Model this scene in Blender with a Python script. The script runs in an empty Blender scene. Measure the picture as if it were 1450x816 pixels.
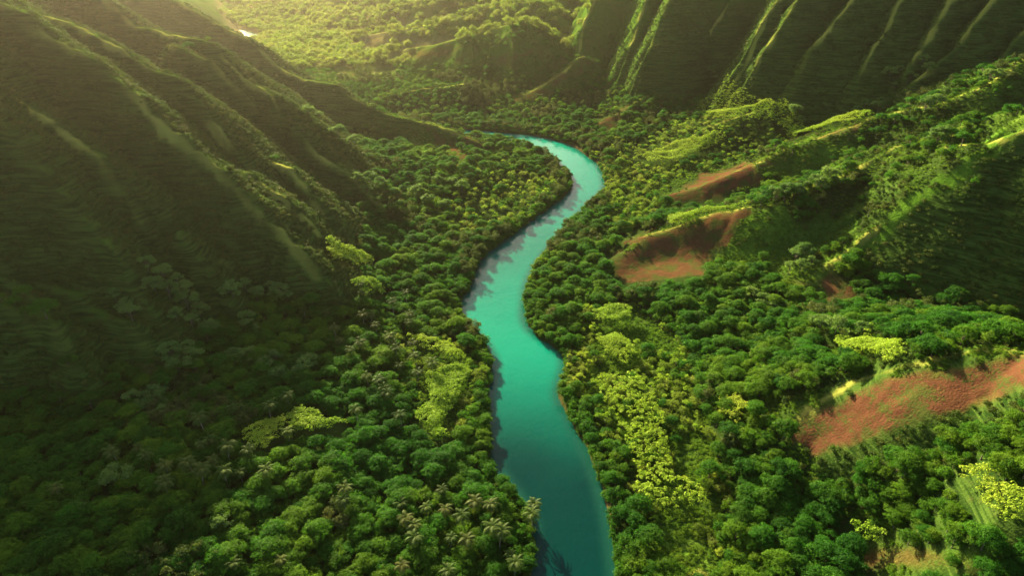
import bpy, math, random, os
import numpy as np

# ------------------------------------------------------------------ camera, sky, sun, exposure
SC = bpy.context.scene
COL = SC.collection
PW, PH, F = 1450.0, 816.0, 967.0           # photograph size and focal length in its pixels
CAM_H, PITCH = 220.0, math.radians(30)
cam_d = bpy.data.cameras.new('camera')
cam = bpy.data.objects.new('camera', cam_d)
COL.objects.link(cam)
cam.location = (0, 0, CAM_H)
cam.rotation_euler = (math.radians(90) - PITCH, 0, 0)
cam_d.sensor_width = 36.0
cam_d.lens = F / PW * 36.0
cam_d.clip_start = 1.0
cam_d.clip_end = 12000.0
SC.camera = cam

SUN_AZ, SUN_EL = math.radians(-24), math.radians(20)      # azimuth measured from the view direction, negative to the left
SUN_DIR = (math.sin(SUN_AZ) * math.cos(SUN_EL), math.cos(SUN_AZ) * math.cos(SUN_EL), math.sin(SUN_EL))
W = bpy.data.worlds.new('World')
SC.world = W
W.use_nodes = True
wn = W.node_tree
bg = wn.nodes['Background']
sky = wn.nodes.new('ShaderNodeTexSky')
sky.sky_type = 'NISHITA'
sky.sun_disc = False
sky.sun_elevation = SUN_EL
sky.sun_rotation = SUN_AZ
sky.dust_density = 4.0
sky.ozone_density = 0.3
wn.links.new(sky.outputs[0], bg.inputs['Color'])
bg.inputs['Strength'].default_value = 0.05
sun_d = bpy.data.lights.new('sun', 'SUN')
sun_d.energy = 5.0
sun_d.angle = math.radians(0.5)
sun_d.color = (1.0, 0.81, 0.50)
sun = bpy.data.objects.new('sun', sun_d)
COL.objects.link(sun)
from mathutils import Vector
sun.rotation_euler = Vector(SUN_DIR).to_track_quat('Z', 'Y').to_euler()
sun.location = (-600, 600, 500)
SC.view_settings.view_transform = 'Standard'
SC.view_settings.look = 'None'
SC.view_settings.gamma = 1.0
SC.view_settings.exposure = 2.5
cy = SC.cycles
cy.max_bounces = 5
cy.diffuse_bounces = 2
cy.glossy_bounces = 2
cy.transmission_bounces = 3
cy.volume_bounces = 0
cy.transparent_max_bounces = 4
cy.use_denoising = True
cy.caustics_reflective = cy.caustics_refractive = False
HAZE_DENSITY = 0.00006

VEG = os.environ.get('VEG', '1') == '1'
HAZE = os.environ.get('HAZE', '1') == '1'
rng = np.random.default_rng(7)
random.seed(7)

# ------------------------------------------------------------------ picture <-> place
SP, CP = math.sin(PITCH), math.cos(PITCH)
def ray(u, v):
    a, b = (u - PW / 2) / F, (PH / 2 - v) / F
    return a, CP + b * SP, -SP + b * CP
def at_z(u, v, z):
    dx, dy, dz = ray(u, v)
    t = (z - CAM_H) / dz
    return dx * t, dy * t, z
def at_y(u, v, y):
    dx, dy, dz = ray(u, v)
    t = y / dy
    return dx * t, y, CAM_H + dz * t
def project(x, y, z):
    zz = z - CAM_H
    dep = y * CP - zz * SP
    up = y * SP + zz * CP
    dep = np.maximum(dep, 1e-3)
    return PW / 2 + F * x / dep, PH / 2 - F * up / dep, dep

# ------------------------------------------------------------------ noise
_T = np.random.default_rng(3).random((8, 256, 256)).astype(np.float32)
def vnoise(x, y, s=0):
    x = np.asarray(x, np.float32); y = np.asarray(y, np.float32)
    ix = np.floor(x).astype(np.int32); iy = np.floor(y).astype(np.int32)
    fx = x - ix; fy = y - iy
    fx = fx * fx * fx * (fx * (fx * 6 - 15) + 10); fy = fy * fy * fy * (fy * (fy * 6 - 15) + 10)
    T = _T[s % 8]
    i0, i1, j0, j1 = ix & 255, (ix + 1) & 255, iy & 255, (iy + 1) & 255
    return (T[i0, j0] * (1 - fx) * (1 - fy) + T[i1, j0] * fx * (1 - fy) + T[i0, j1] * (1 - fx) * fy + T[i1, j1] * fx * fy) * 2 - 1
def fbm(x, y, scale, octv=4, s=0, gain=0.5):
    r = 0; a = 1; n = 0
    x = np.asarray(x) / scale; y = np.asarray(y) / scale
    for k in range(octv):
        r = r + a * vnoise(x + 17.3 * k, y - 9.1 * k, s + k); n += a
        x = x * 2.03; y = y * 2.03; a *= gain
    return r / n
def sstep(a, b, x):
    t = np.clip((x - a) / (b - a), 0, 1)
    return t * t * (3 - 2 * t)
def smax(a, b, k):
    h = np.clip(0.5 + 0.5 * (a - b) / k, 0, 1)
    return b * (1 - h) + a * h + k * h * (1 - h)

# ------------------------------------------------------------------ polylines
def seg_dist(px, py, ax, ay, bx, by):
    ex, ey = bx - ax, by - ay
    L2 = ex * ex + ey * ey + 1e-9
    t = np.clip(((px - ax) * ex + (py - ay) * ey) / L2, 0, 1)
    qx, qy = ax + t * ex - px, ay + t * ey - py
    side = ex * (py - ay) - ey * (px - ax)          # > 0 left of the walking direction
    return np.sqrt(qx * qx + qy * qy), t, side
def inside(px, py, poly):
    c = np.zeros(np.shape(px), bool)
    n = len(poly)
    for i in range(n):
        x0, y0 = poly[i][:2]; x1, y1 = poly[(i + 1) % n][:2]
        if y0 == y1: continue
        k = ((y0 > py) != (y1 > py)) & (px < (x1 - x0) * (py - y0) / (y1 - y0) + x0)
        c ^= k
    return c
def poly_sdf(px, py, poly):
    d = np.full(np.shape(px), 1e9)
    n = len(poly)
    for i in range(n):
        a, b = poly[i], poly[(i + 1) % n]
        d = np.minimum(d, seg_dist(px, py, a[0], a[1], b[0], b[1])[0])
    return np.where(inside(px, py, poly), -d, d)

def cat(pts, n):                                     # smooth resample
    P = np.array(pts, float)
    s = np.r_[0, np.cumsum(np.linalg.norm(np.diff(P, axis=0), axis=1))]
    q = np.linspace(0, s[-1], n)
    R = np.stack([np.interp(q, s, P[:, k]) for k in range(P.shape[1])], 1)
    for _ in range(2):
        R[1:-1] = (R[:-2] + 2 * R[1:-1] + R[2:]) / 4
    return R

# ------------------------------------------------------------------ river banks
BANK_L = [(735, 1000), (748, 880), (752, 816), (760, 770), (745, 712), (718, 690), (700, 660), (694, 625), (690, 590), (694, 555), (703, 512), (690, 490),
          (668, 465), (648, 447), (655, 425), (672, 397), (680, 367), (705, 348), (740, 322), (775, 297), (800, 277), (813, 263),
          (806, 246), (790, 229), (765, 213), (740, 201), (700, 194), (660, 191), (600, 189), (540, 187)]
BANK_R = [(890, 1000), (880, 880), (872, 816), (866, 770), (856, 710), (841, 670), (826, 630), (806, 590), (785, 562), (788, 545), (803, 522), (800, 502),
          (780, 486), (755, 475), (740, 457), (742, 430), (745, 400), (765, 365), (795, 330), (820, 300), (845, 280), (857, 263),
          (851, 240), (838, 225), (820, 212), (795, 200), (760, 192), (690, 185), (600, 180), (540, 178)]
RL = cat([at_z(u, v, 0.3)[:2] for u, v in BANK_L], 110)
RR = cat([at_z(u, v, 0.3)[:2] for u, v in BANK_R], 110)
RIVER = [tuple(p) for p in RL] + [tuple(p) for p in RR[::-1]]
LAG_Z = 6.0
LAGOON = [at_z(u, v, LAG_Z)[:2] for u, v in [(285, 28), (318, 38), (345, 42), (366, 49), (352, 60), (330, 58), (300, 50), (270, 40)]]

# ------------------------------------------------------------------ ridges: crest lines of the mountains
def rz(pts, z0, z1, sl, sr, r=1.5, rib=0.22, g=1.0, rl=None):
    P = np.array(pts, float)
    s = np.r_[0, np.cumsum(np.linalg.norm(np.diff(P, axis=0), axis=1))]; s /= s[-1]
    return dict(p=[at_z(u, v, z0 + (z1 - z0) * k ** g) for (u, v), k in zip(pts, s)], sl=sl, sr=sr, r=r, rib=rib, rl=rl or r)
def ry(pts, y0, z1, sl, sr, r=1.5, rib=0.3, up=0, rl=10):
    P = np.array(pts, float)
    s = np.r_[0, np.cumsum(np.linalg.norm(np.diff(P, axis=0), axis=1))]; s /= s[-1]
    y1 = at_z(*pts[-1], z1)[1]
    Q = [at_y(u, v, y0 + (y1 - y0) * k) for (u, v), k in zip(pts, s)]
    if up:
        a, b = np.array(Q[0]), np.array(Q[min(2, len(Q) - 1)])
        d = (a - b) / np.linalg.norm((a - b)[:2])
        d[2] = min(max(d[2], .35), .85)
        Q = [tuple(a + d * up)] + Q
    return dict(p=Q, sl=sl, sr=sr, r=r, rib=rib, rl=rl)
RIDGES = []
A = RIDGES.append
# left mountain: spurs walk down from upper left to the valley; left of the walk = far side
A(ry([(245, 0), (300, 30), (350, 55), (395, 95), (430, 112), (470, 118), (490, 135), (540, 158), (590, 172), (640, 184), (690, 210)], 830, 4, 0.92, 0.96, 2, .15, up=250))
A(ry([(150, 0), (193, 38), (245, 50), (293, 59), (345, 110), (383, 134), (396, 162), (405, 181), (417, 174), (448, 220), (500, 255), (540, 290)], 620, 16, 1.03, 1.28, up=120))
A(ry([(241, 62), (290, 83), (327, 121), (348, 148), (365, 162), (383, 169)], 560, 66, 1.26, 1.41))
A(ry([(60, 20), (114, 41), (165, 65), (207, 93), (238, 107), (269, 138), (293, 172), (317, 207), (345, 234), (383, 265), (420, 300), (445, 325), (464, 334)], 500, 28, 1.15, 1.34, up=120))
A(ry([(265, 126), (293, 148), (321, 186), (333, 184), (352, 207), (383, 229), (407, 238), (438, 276), (462, 318)], 500, 32, 1.30, 1.45))
A(ry([(0, 3), (34, 17), (48, 40), (100, 69), (121, 83), (148, 107), (179, 128), (207, 159), (241, 186), (269, 214), (300, 238), (328, 265), (345, 287), (365, 311), (390, 325), (414, 346), (452, 394)], 455, 28, 1.15, 1.41, up=150))
A(ry([(214, 155), (248, 179), (276, 200), (307, 229), (345, 245), (390, 272), (414, 301), (447, 338)], 432, 34, 1.30, 1.45))
A(ry([(0, 126), (24, 138), (69, 169), (100, 196), (138, 220), (165, 270), (193, 311), (212, 356)], 388, 52, 1.26, 1.45, up=120))
A(ry([(0, 152), (31, 179), (69, 241), (121, 279), (138, 298), (172, 329), (203, 358)], 366, 52, 1.30, 1.45, up=120))
A(ry([(0, 172), (24, 203), (48, 234), (86, 272), (110, 308), (138, 339), (165, 377), (196, 422), (214, 453), (231, 479)], 350, 30, 1.21, 1.41, up=120))
A(ry([(0, 370), (28, 394), (55, 401), (96, 415), (138, 446), (172, 456), (212, 494)], 303, 30, 1.15, 1.28, up=120))
A(ry([(0, 394), (34, 425), (62, 456), (86, 494), (105, 525)], 286, 34, 1.30, 1.45))
A(ry([(-60, 410), (0, 435), (20, 446), (52, 477), (76, 501), (100, 529), (150, 552)], 275, 22, 1.09, 1.28, up=120))
A(ry([(255, 329), (276, 360), (293, 392)], 335, 40, 1.30, 1.45))
A(ry([(283, 342), (300, 363), (320, 386)], 345, 34, 1.30, 1.45))
# the mass those spurs lean on
A(dict(p=[(-450, 150, 30), (-430, 300, 100), (-410, 430, 190), (-450, 560, 205), (-520, 720, 205), (-640, 950, 225), (-900, 1500, 260)], sl=.8, sr=.85, r=8, rib=.15))
# right wall: flutes walk down from upper right; left of the walk = camera side
for pts, dy, z1 in [
    ([(752, 0), (742, 20), (735, 34)], 40, 45),
    ([(780, 0), (766, 24), (752, 42)], 40, 42),
    ([(842, 0), (828, 34), (820, 76)], 45, 40),
    ([(852, 0), (842, 38), (832, 66)], 38, 45),
    ([(915, 0), (905, 30), (893, 62)], 36, 64),
    ([(948, 0), (932, 35), (916, 84)], 40, 56),
    ([(1345, 0), (1322, 40), (1288, 98)], 44, 82),
    ([(1240, 0), (1222, 30), (1198, 62)], 30, 88),
    ([(1005, 0), (984, 38), (970, 68)], 50, 50),
    ([(1034, 0), (1009, 41), (997, 74), (960, 114)], 62, 34),
    ([(1102, 0), (1081, 31), (1071, 65), (1059, 100), (1033, 140)], 55, 38),
    ([(1129, 0), (1102, 45), (1078, 79), (1068, 104)], 36, 64),
    ([(1114, 43), (1098, 72), (1084, 106)], 25, 62),
    ([(1205, 0), (1174, 41), (1153, 65), (1138, 93), (1119, 124), (1107, 150)], 52, 42),
    ([(1278, 0), (1260, 38), (1240, 62), (1226, 90), (1213, 124)], 46, 62),
    ([(1405, 0), (1381, 31), (1360, 62), (1326, 92), (1298, 115)], 48, 76),
    ([(1490, 0), (1450, 45), (1415, 90)], 42, 92)]:
    yb = at_z(*pts[-1], z1)[1]
    A(ry(pts, yb + dy, z1, 1.2, 1.9, 4.0, .3, up=75, rl=2.5))
A(dict(p=[(230, 1500, 190), (270, 1180, 205), (390, 980, 225), (470, 900, 235), (600, 900, 245), (900, 920, 255), (1300, 900, 240)], sl=.9, sr=1.05, r=6, rib=.2))
# foothills right of the river
A(rz([(1450, 80), (1398, 120), (1333, 145), (1240, 165), (1209, 179), (1157, 196), (1115, 207), (1081, 228), (1019, 252), (945, 280)], 108, 6, .85, .6, 2, .2, .9, rl=12))
A(rz([(1388, 203), (1329, 209), (1277, 207), (1243, 224), (1191, 248), (1143, 270), (1098, 287), (1067, 292), (995, 308), (915, 335), (872, 372)], 88, 5, .9, .62, 2, .2, .85, rl=14))
A(rz([(1560, 120), (1450, 186), (1426, 200), (1388, 207), (1347, 248), (1302, 270), (1271, 298), (1236, 329), (1191, 362)], 128, 27, 1.25, .75, 1.5, .12))
A(rz([(1191, 364), (1157, 382), (1102, 409)], 27, 8, .6, .55, 3, .12))
A(rz([(1560, 130), (1450, 152), (1398, 164), (1367, 172), (1336, 209)], 122, 80, .9, .9, 2, .12))
A(rz([(1600, 470), (1450, 502), (1329, 530), (1209, 556), (1150, 590), (1124, 612)], 88, 18, .9, .5, 10, 0.0, .9, rl=30))
A(rz([(1560, 770), (1400, 778), (1300, 772), (1215, 784)], 16, 8, .3, .3, 8, .05))
# far foothills between river bend and the flutes
for pts, z0, z1, s in [
    ([(825, 79), (797, 103), (756, 128), (721, 148)], 44, 6, .55),
    ([(810, 55), (777, 66), (742, 69), (701, 90), (640, 110)], 40, 8, .45),
    ([(985, 62), (928, 86), (887, 107), (842, 128), (805, 142)], 52, 6, .5),
    ([(985, 98), (939, 121), (911, 138), (877, 159), (845, 180)], 40, 5, .5),
    ([(1090, 150), (1040, 168), (990, 190), (940, 212)], 42, 6, .4),
    ([(735, 30), (680, 45), (620, 62), (560, 72), (500, 84)], 75, 14, .55),
    ([(760, 0), (700, 8), (640, 28), (560, 42), (480, 56)], 85, 18, .55),
    ([(700, -30), (620, -5), (540, 12), (450, 26)], 95, 24, .5),
    ([(660, 118), (600, 125), (540, 140)], 24, 10, .5),
    ([(700, -60), (560, -28), (440, -12), (360, 8)], 110, 26, .45)]:
    A(rz(pts, z0, z1, s, s, 5, .2))
A(dict(p=[(-1600, 3300, 180), (-700, 2900, 150), (0, 2700, 190), (900, 2600, 260)], sl=.3, sr=.3, r=40, rib=.2))

# ------------------------------------------------------------------ terrain heights
def axis(a, b, lo, hi, step, grow):
    m = list(np.arange(lo, hi, step)); d = step; x = m[-1]
    while x < b:
        d *= grow; x += d; m.append(x)
    d = step; x = m[0]; pre = []
    while x > a:
        d *= grow; x -= d; pre.append(x)
    return np.array(pre[::-1] + m)
XS = axis(-2200, 2200, -400, 440, 1.35, 1.03)
YS = axis(40, 3600, 130, 760, 1.35, 1.012)
GX, GY = np.meshgrid(XS, YS)

def heights(X, Y):
    wx = X + 3.0 * fbm(X, Y, 30, 3, 1); wy = Y + 3.0 * fbm(X, Y, 30, 3, 4)
    dr = poly_sdf(X + 1.6 * fbm(X, Y, 9, 2, 2), Y + 1.6 * fbm(X, Y, 9, 2, 5), RIVER)
    floor_ = 1.6 + 13 * sstep(15, 170, dr) + 14 * sstep(250, 900, dr) + 2.2 * fbm(X, Y, 45, 3, 3) * sstep(2, 30, dr)
    floor_ = floor_ + 10 * sstep(800, 1600, Y) * fbm(X, Y, 160, 3, 6)
    dl = poly_sdf(X, Y, LAGOON)
    kl = sstep(10, 160, dl)
    floor_ = floor_ * kl + (LAG_Z + 1.2) * (1 - kl)
    floor_ = np.where(dl < 0, LAG_Z - 3, floor_)
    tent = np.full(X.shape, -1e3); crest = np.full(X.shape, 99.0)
    ribn_c = fbm(X, Y, 10, 3, 5)
    for k, R in enumerate(RIDGES):
        P = R['p']; R.setdefault('rl', R['r'])
        reach = (max(p[2] for p in P) + 10) / min(R['sl'], R['sr'])
        x0, x1 = min(p[0] for p in P) - reach, max(p[0] for p in P) + reach
        y0, y1 = min(p[1] for p in P) - reach, max(p[1] for p in P) + reach
        if X.ndim == 2:
            i0, i1 = np.searchsorted(YS, [y0, y1]); j0, j1 = np.searchsorted(XS, [x0, x1])
            S = (slice(i0, i1), slice(j0, j1))
        else:
            S = slice(None)
        px, py = wx[S], wy[S]
        if px.size == 0: continue
        best = np.full(px.shape, -1e3); dmin = np.full(px.shape, 1e3)
        acc = 0.0
        for a, b in zip(P[:-1], P[1:]):
            d, t, side = seg_dist(px, py, a[0], a[1], b[0], b[1])
            L = math.hypot(b[0] - a[0], b[1] - a[1])
            h = a[2] + (b[2] - a[2]) * t
            sl = np.where(side > 0, R['sl'], R['sr'])
            rr = np.where(side > 0, R['rl'], R['r'])
            dd = np.sqrt(d * d + rr ** 2) - rr
            arc = acc + t * L
            rib = 1 - np.abs(vnoise(arc / 13.0 + 31 * k, d / 90.0 + 7 * k, k)) * 2
            z = h - sl * dd + R['rib'] * np.minimum(dd, 26) * (rib - .3)
            best = np.maximum(best, z); dmin = np.minimum(dmin, d)
            acc += L
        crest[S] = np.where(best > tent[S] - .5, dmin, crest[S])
        tent[S] = smax(tent[S], best, 1.2)
    rel = tent - floor_
    z = smax(floor_, tent, 9.0)
    m = sstep(0, 25, rel)
    z = z + m * (1.6 * fbm(X, Y, 16, 4, 0) + .5 * ribn_c)
    bank = np.where(dr < 0, -0.6 - 3 * sstep(0, -8, dr), z * sstep(-.2, 2.2, dr) + -.6 * (1 - sstep(-.2, 2.2, dr)))
    z = np.where(dr < 6, np.where(dr < 2.2, np.minimum(bank, z), z), z)
    return z, rel, dr, dl, crest
GZ, GREL, GDR, GDL, GCREST = heights(GX, GY)

def grid_at(G, x, y):
    x = np.asarray(x, float); y = np.asarray(y, float)
    j = np.clip(np.searchsorted(XS, x) - 1, 0, len(XS) - 2); i = np.clip(np.searchsorted(YS, y) - 1, 0, len(YS) - 2)
    fx = np.clip((x - XS[j]) / (XS[j + 1] - XS[j]), 0, 1); fy = np.clip((y - YS[i]) / (YS[i + 1] - YS[i]), 0, 1)
    return (G[i, j] * (1 - fx) + G[i, j + 1] * fx) * (1 - fy) + (G[i + 1, j] * (1 - fx) + G[i + 1, j + 1] * fx) * fy
gzy, gzx = np.gradient(GZ, YS, XS)
GSL = np.sqrt(gzx ** 2 + gzy ** 2)

# bare soil and open grass, outlined on the photograph: (polygon, y range, amount)
SOIL = [([(950, 276), (1000, 245), (1065, 226), (1090, 228), (1060, 262), (1010, 282), (960, 290)], (440, 620), 1),
        ([(862, 378), (900, 338), (960, 318), (1000, 305), (1060, 298), (1050, 330), (1010, 350), (990, 410), (930, 405), (880, 398)], (380, 520), .85),
        ([(1125, 598), (1160, 572), (1260, 540), (1330, 528), (1450, 500), (1520, 490), (1520, 540), (1450, 555), (1360, 580), (1300, 600), (1235, 622), (1150, 648), (1120, 630)], (180, 300), 1),
        ([(1150, 392), (1185, 382), (1215, 410), (1205, 435), (1165, 420)], (320, 420), .9),
        ([(1105, 404), (1150, 390), (1150, 402), (1110, 415)], (320, 420), .6),
        ([(606, 178), (625, 185), (668, 232), (650, 232), (625, 205)], (500, 820), 1),
        ([(640, 186), (690, 208), (685, 216), (655, 200)], (500, 820), .9),
        ([(1200, 788), (1300, 776), (1420, 800), (1400, 812), (1220, 808)], (120, 260), .6),
        ([(1140, 200), (1215, 178), (1225, 185), (1160, 208)], (480, 640), .7),
        ([(790, 105), (826, 82), (832, 90), (800, 115), (745, 142), (730, 142)], (600, 1100), .8),
        ([(845, 176), (880, 156), (890, 160), (860, 182)], (600, 1000), .8),
        ([(700, 86), (745, 66), (790, 62), (770, 74), (710, 96)], (700, 1500), .7),
        ([(590, 62), (640, 62), (650, 82), (590, 86), (560, 80)], (800, 2000), .7),
        ([(510, 58), (560, 50), (560, 64), (515, 70)], (800, 2200), .6),
        ([(470, 100), (560, 98), (560, 104), (470, 108)], (800, 2000), .6)]
GRASS = [([(845, 450), (890, 430), (950, 470), (990, 560), (1030, 690), (1000, 800), (940, 790), (890, 650), (815, 545)], (130, 420), .3),
         ([(920, 745), (970, 740), (1010, 775), (1020, 816), (960, 816), (930, 780)], (100, 300), 1),
         ([(1100, 400), (1190, 360), (1300, 272), (1450, 150), (1450, 195), (1290, 310), (1200, 375), (1130, 420)], (300, 480), 1),
         ([(1060, 300), (1110, 290), (1130, 330), (1060, 400), (1030, 420), (1010, 380)], (380, 520), .8),
         ([(1080, 225), (1200, 195), (1180, 260), (1110, 262)], (440, 620), .6),
         ([(520, 170), (620, 180), (700, 230), (690, 262), (600, 235), (520, 215)], (480, 800), .3),
         ([(1240, 782), (1400, 776), (1430, 800), (1400, 812), (1250, 812)], (120, 260), .6),
         ([(1100, 330), (1180, 300), (1230, 320), (1120, 400), (1080, 400)], (360, 470), .5)]
def mask_of(LST, x, y, z, jit=18):
    u, v, _ = project(x, y, z)
    u = u + jit * fbm(x, y, 14, 3, 6); v = v + jit * .6 * fbm(x, y, 14, 3, 2)
    m = np.zeros(np.shape(x))
    for poly, (y0, y1), amt in LST:
        us = [p[0] for p in poly]; vs = [p[1] for p in poly]
        k = (u > min(us) - 20) & (u < max(us) + 20) & (v > min(vs) - 20) & (v < max(vs) + 20) & (y > y0) & (y < y1)
        if not k.any(): continue
        d = poly_sdf(u[k], v[k], poly)
        m[k] = np.maximum(m[k], amt * sstep(6, -10, d + 9 * fbm(x[k], y[k], 5, 3, 1)))
    return m
GSOIL = mask_of(SOIL, GX, GY, GZ)
GGRASS = mask_of(GRASS, GX, GY, GZ, 14)

# ------------------------------------------------------------------ mesh helpers
def new_mesh(name, V, Fq, mats=(), attrs=None, smooth=False, matidx=None):
    V = np.asarray(V, np.float32); Fq = np.asarray(Fq, np.int32)
    me = bpy.data.meshes.new(name)
    n = Fq.shape[1]
    me.vertices.add(len(V)); me.vertices.foreach_set('co', V.ravel())
    me.loops.add(Fq.size); me.loops.foreach_set('vertex_index', Fq.ravel())
    me.polygons.add(len(Fq))
    me.polygons.foreach_set('loop_start', np.arange(0, Fq.size, n, dtype=np.int32))
    me.polygons.foreach_set('use_smooth', np.full(len(Fq), smooth, bool))
    for m in mats: me.materials.append(m)
    if matidx is not None: me.polygons.foreach_set('material_index', np.asarray(matidx, np.int32))
    for k, a in (attrs or {}).items():
        at = me.attributes.new(k, 'FLOAT', 'POINT'); at.data.foreach_set('value', np.asarray(a, np.float32).ravel())
    me.update(calc_edges=True)
    return me
def link(name, data, parent=None, loc=None, **props):
    o = bpy.data.objects.new(name, data); COL.objects.link(o)
    if parent is not None: o.parent = parent
    if loc is not None: o.location = loc
    for k, v in props.items(): o[k] = v
    return o

# ------------------------------------------------------------------ materials
class NT:
    def __init__(s, name):
        s.m = bpy.data.materials.new(name); s.m.use_nodes = True
        s.t = s.m.node_tree; s.t.nodes.clear()
        s.out = s.n('ShaderNodeOutputMaterial')
    def n(s, kind, **kw):
        x = s.t.nodes.new(kind)
        for k, v in kw.items(): setattr(x, k, v)
        return x
    def l(s, a, b): s.t.links.new(a, b)
    def put(s, sock, v):
        if hasattr(v, 'is_output'): s.l(v, sock)
        elif isinstance(v, (tuple, list)) and len(v) == 3 and sock.type == 'RGBA': sock.default_value = (*v, 1)
        else: sock.default_value = v
    def attr(s, name): return s.n('ShaderNodeAttribute', attribute_name=name).outputs['Fac']
    def pos(s): return s.n('ShaderNodeNewGeometry').outputs['Position']
    def noise(s, scale, vec=None, detail=3, rough=.55, mapsc=None):
        vec = vec or s.pos()
        if mapsc:
            mp = s.n('ShaderNodeMapping'); s.l(vec, mp.inputs['Vector']); mp.inputs['Scale'].default_value = mapsc; vec = mp.outputs[0]
        x = s.n('ShaderNodeTexNoise'); s.l(vec, x.inputs['Vector'])
        x.inputs['Scale'].default_value = scale; x.inputs['Detail'].default_value = detail; x.inputs['Roughness'].default_value = rough
        return x.outputs['Fac']
    def ramp(s, f, a, b):
        x = s.n('ShaderNodeMapRange', interpolation_type='SMOOTHSTEP'); s.put(x.inputs[0], f); x.inputs[1].default_value = a; x.inputs[2].default_value = b
        return x.outputs[0]
    def math(s, op, a, b=0.0, clamp=False):
        x = s.n('ShaderNodeMath', operation=op, use_clamp=clamp); s.put(x.inputs[0], a); s.put(x.inputs[1], b); return x.outputs[0]
    def mix(s, f, a, b, blend='MIX'):
        x = s.n('ShaderNodeMix', data_type='RGBA', blend_type=blend); s.put(x.inputs[0], f); s.put(x.inputs[6], a); s.put(x.inputs[7], b); return x.outputs[2]
    def bump(s, h, dist, strength=1.0, normal=None):
        x = s.n('ShaderNodeBump'); s.put(x.inputs['Height'], h); x.inputs['Distance'].default_value = dist; x.inputs['Strength'].default_value = strength
        if normal: s.l(normal, x.inputs['Normal'])
        return x.outputs[0]
    def surf(s, shader): s.l(shader, s.out.inputs['Surface']); return s.m

def terrain_material():
    k = NT('valley ground')
    n1, n2, n3 = k.noise(.03), k.noise(.25, detail=5), k.noise(1.1, detail=4)
    cliff = k.attr('cliff'); soil = k.attr('soil'); grass = k.attr('grass'); bank = k.attr('bank')
    strata = k.noise(.35, detail=4, mapsc=(.16, .16, 2.6))
    fl = k.mix(n2, (.012, .026, .006), (.035, .06, .012))
    gr = k.mix(n2, (.030, .095, .008), (.085, .165, .016)); gr = k.mix(k.math('MULTIPLY', k.ramp(n1, .45, .65), .25), gr, (.10, .095, .025)); gr = k.mix(k.attr('far_glow'), gr, k.mix(n2, (.22, .18, .075), (.34, .27, .12)))  # distance tint: peach glow of sunlit haze put into the ground colour
    cl = k.mix(k.ramp(strata, .38, .62), (.014, .034, .006), (.045, .085, .014)); cl = k.mix(k.math('MULTIPLY', k.ramp(n2, .5, .75), .22), cl, (.085, .07, .025))
    so = k.mix(n2, (.050, .023, .012), (.108, .048, .024)); so = k.mix(k.math('MULTIPLY', k.ramp(k.math('ADD', k.math('MULTIPLY', n3, .4), k.math('MULTIPLY', k.noise(.12, detail=4), .6)), .47, .58), .8), so, (.035, .06, .012))
    c = k.mix(cliff, fl, cl); c = k.mix(grass, c, gr); c = k.mix(k.attr('crest'), c, k.mix(n2, (.13, .17, .025), (.24, .24, .05))); c = k.mix(soil, c, so); c = k.mix(bank, c, k.mix(n3, (.05, .035, .016), (.13, .085, .04)))  # crest: pale grass, brightened in colour to read as sunlit rims
    h = k.math('ADD', k.math('MULTIPLY', n2, .8), k.math('MULTIPLY', n3, .5))
    h = k.math('ADD', h, k.math('MULTIPLY', k.noise(.55, detail=5, rough=.7), k.math('MULTIPLY', grass, 1.2)))
    h = k.math('ADD', h, k.math('MULTIPLY', strata, k.math('MULTIPLY', cliff, .8)))
    b = k.n('ShaderNodeBsdfPrincipled'); k.l(c, b.inputs['Base Color']); b.inputs['Roughness'].default_value = .95; b.inputs['Specular IOR Level'].default_value = 0.0
    k.l(k.bump(h, .9, .8), b.inputs['Normal'])
    return k.surf(b.outputs[0])

def leaf_material(name, lo, hi, alt, trans=.35, alt_amt=.5, patch=.02):
    k = NT(name)
    tone = k.attr('tone'); rnd = k.n('ShaderNodeObjectInfo').outputs['Random']
    big = k.ramp(k.noise(patch, detail=2), .38, .62)
    f = k.math('ADD', k.math('MULTIPLY', tone, .45), k.math('MULTIPLY', rnd, .55))
    c = k.mix(f, lo, hi)
    r2 = k.math('FRACT', k.math('MULTIPLY', rnd, 7.31))
    c = k.mix(k.math('MULTIPLY', k.math('MULTIPLY', big, r2), alt_amt), c, alt)
    d = k.n('ShaderNodeBsdfPrincipled'); k.l(c, d.inputs['Base Color']); d.inputs['Roughness'].default_value = .6; d.inputs['Specular IOR Level'].default_value = .07
    t = k.n('ShaderNodeBsdfTranslucent'); k.l(k.mix(.5, c, (.9, 1.0, .25), 'MULTIPLY'), t.inputs['Color'])
    mx = k.n('ShaderNodeMixShader'); mx.inputs[0].default_value = trans; k.l(d.outputs[0], mx.inputs[1]); k.l(t.outputs[0], mx.inputs[2])
    return k.surf(mx.outputs[0])
def bark_material(name, a, b):
    k = NT(name)
    c = k.mix(k.noise(3.0, mapsc=(1, 1, .2)), a, b)
    p = k.n('ShaderNodeBsdfPrincipled'); k.l(c, p.inputs['Base Color']); p.inputs['Roughness'].default_value = .9
    k.l(k.bump(k.noise(6, mapsc=(1, 1, 4)), .05), p.inputs['Normal'])
    return k.surf(p.outputs[0])
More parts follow.
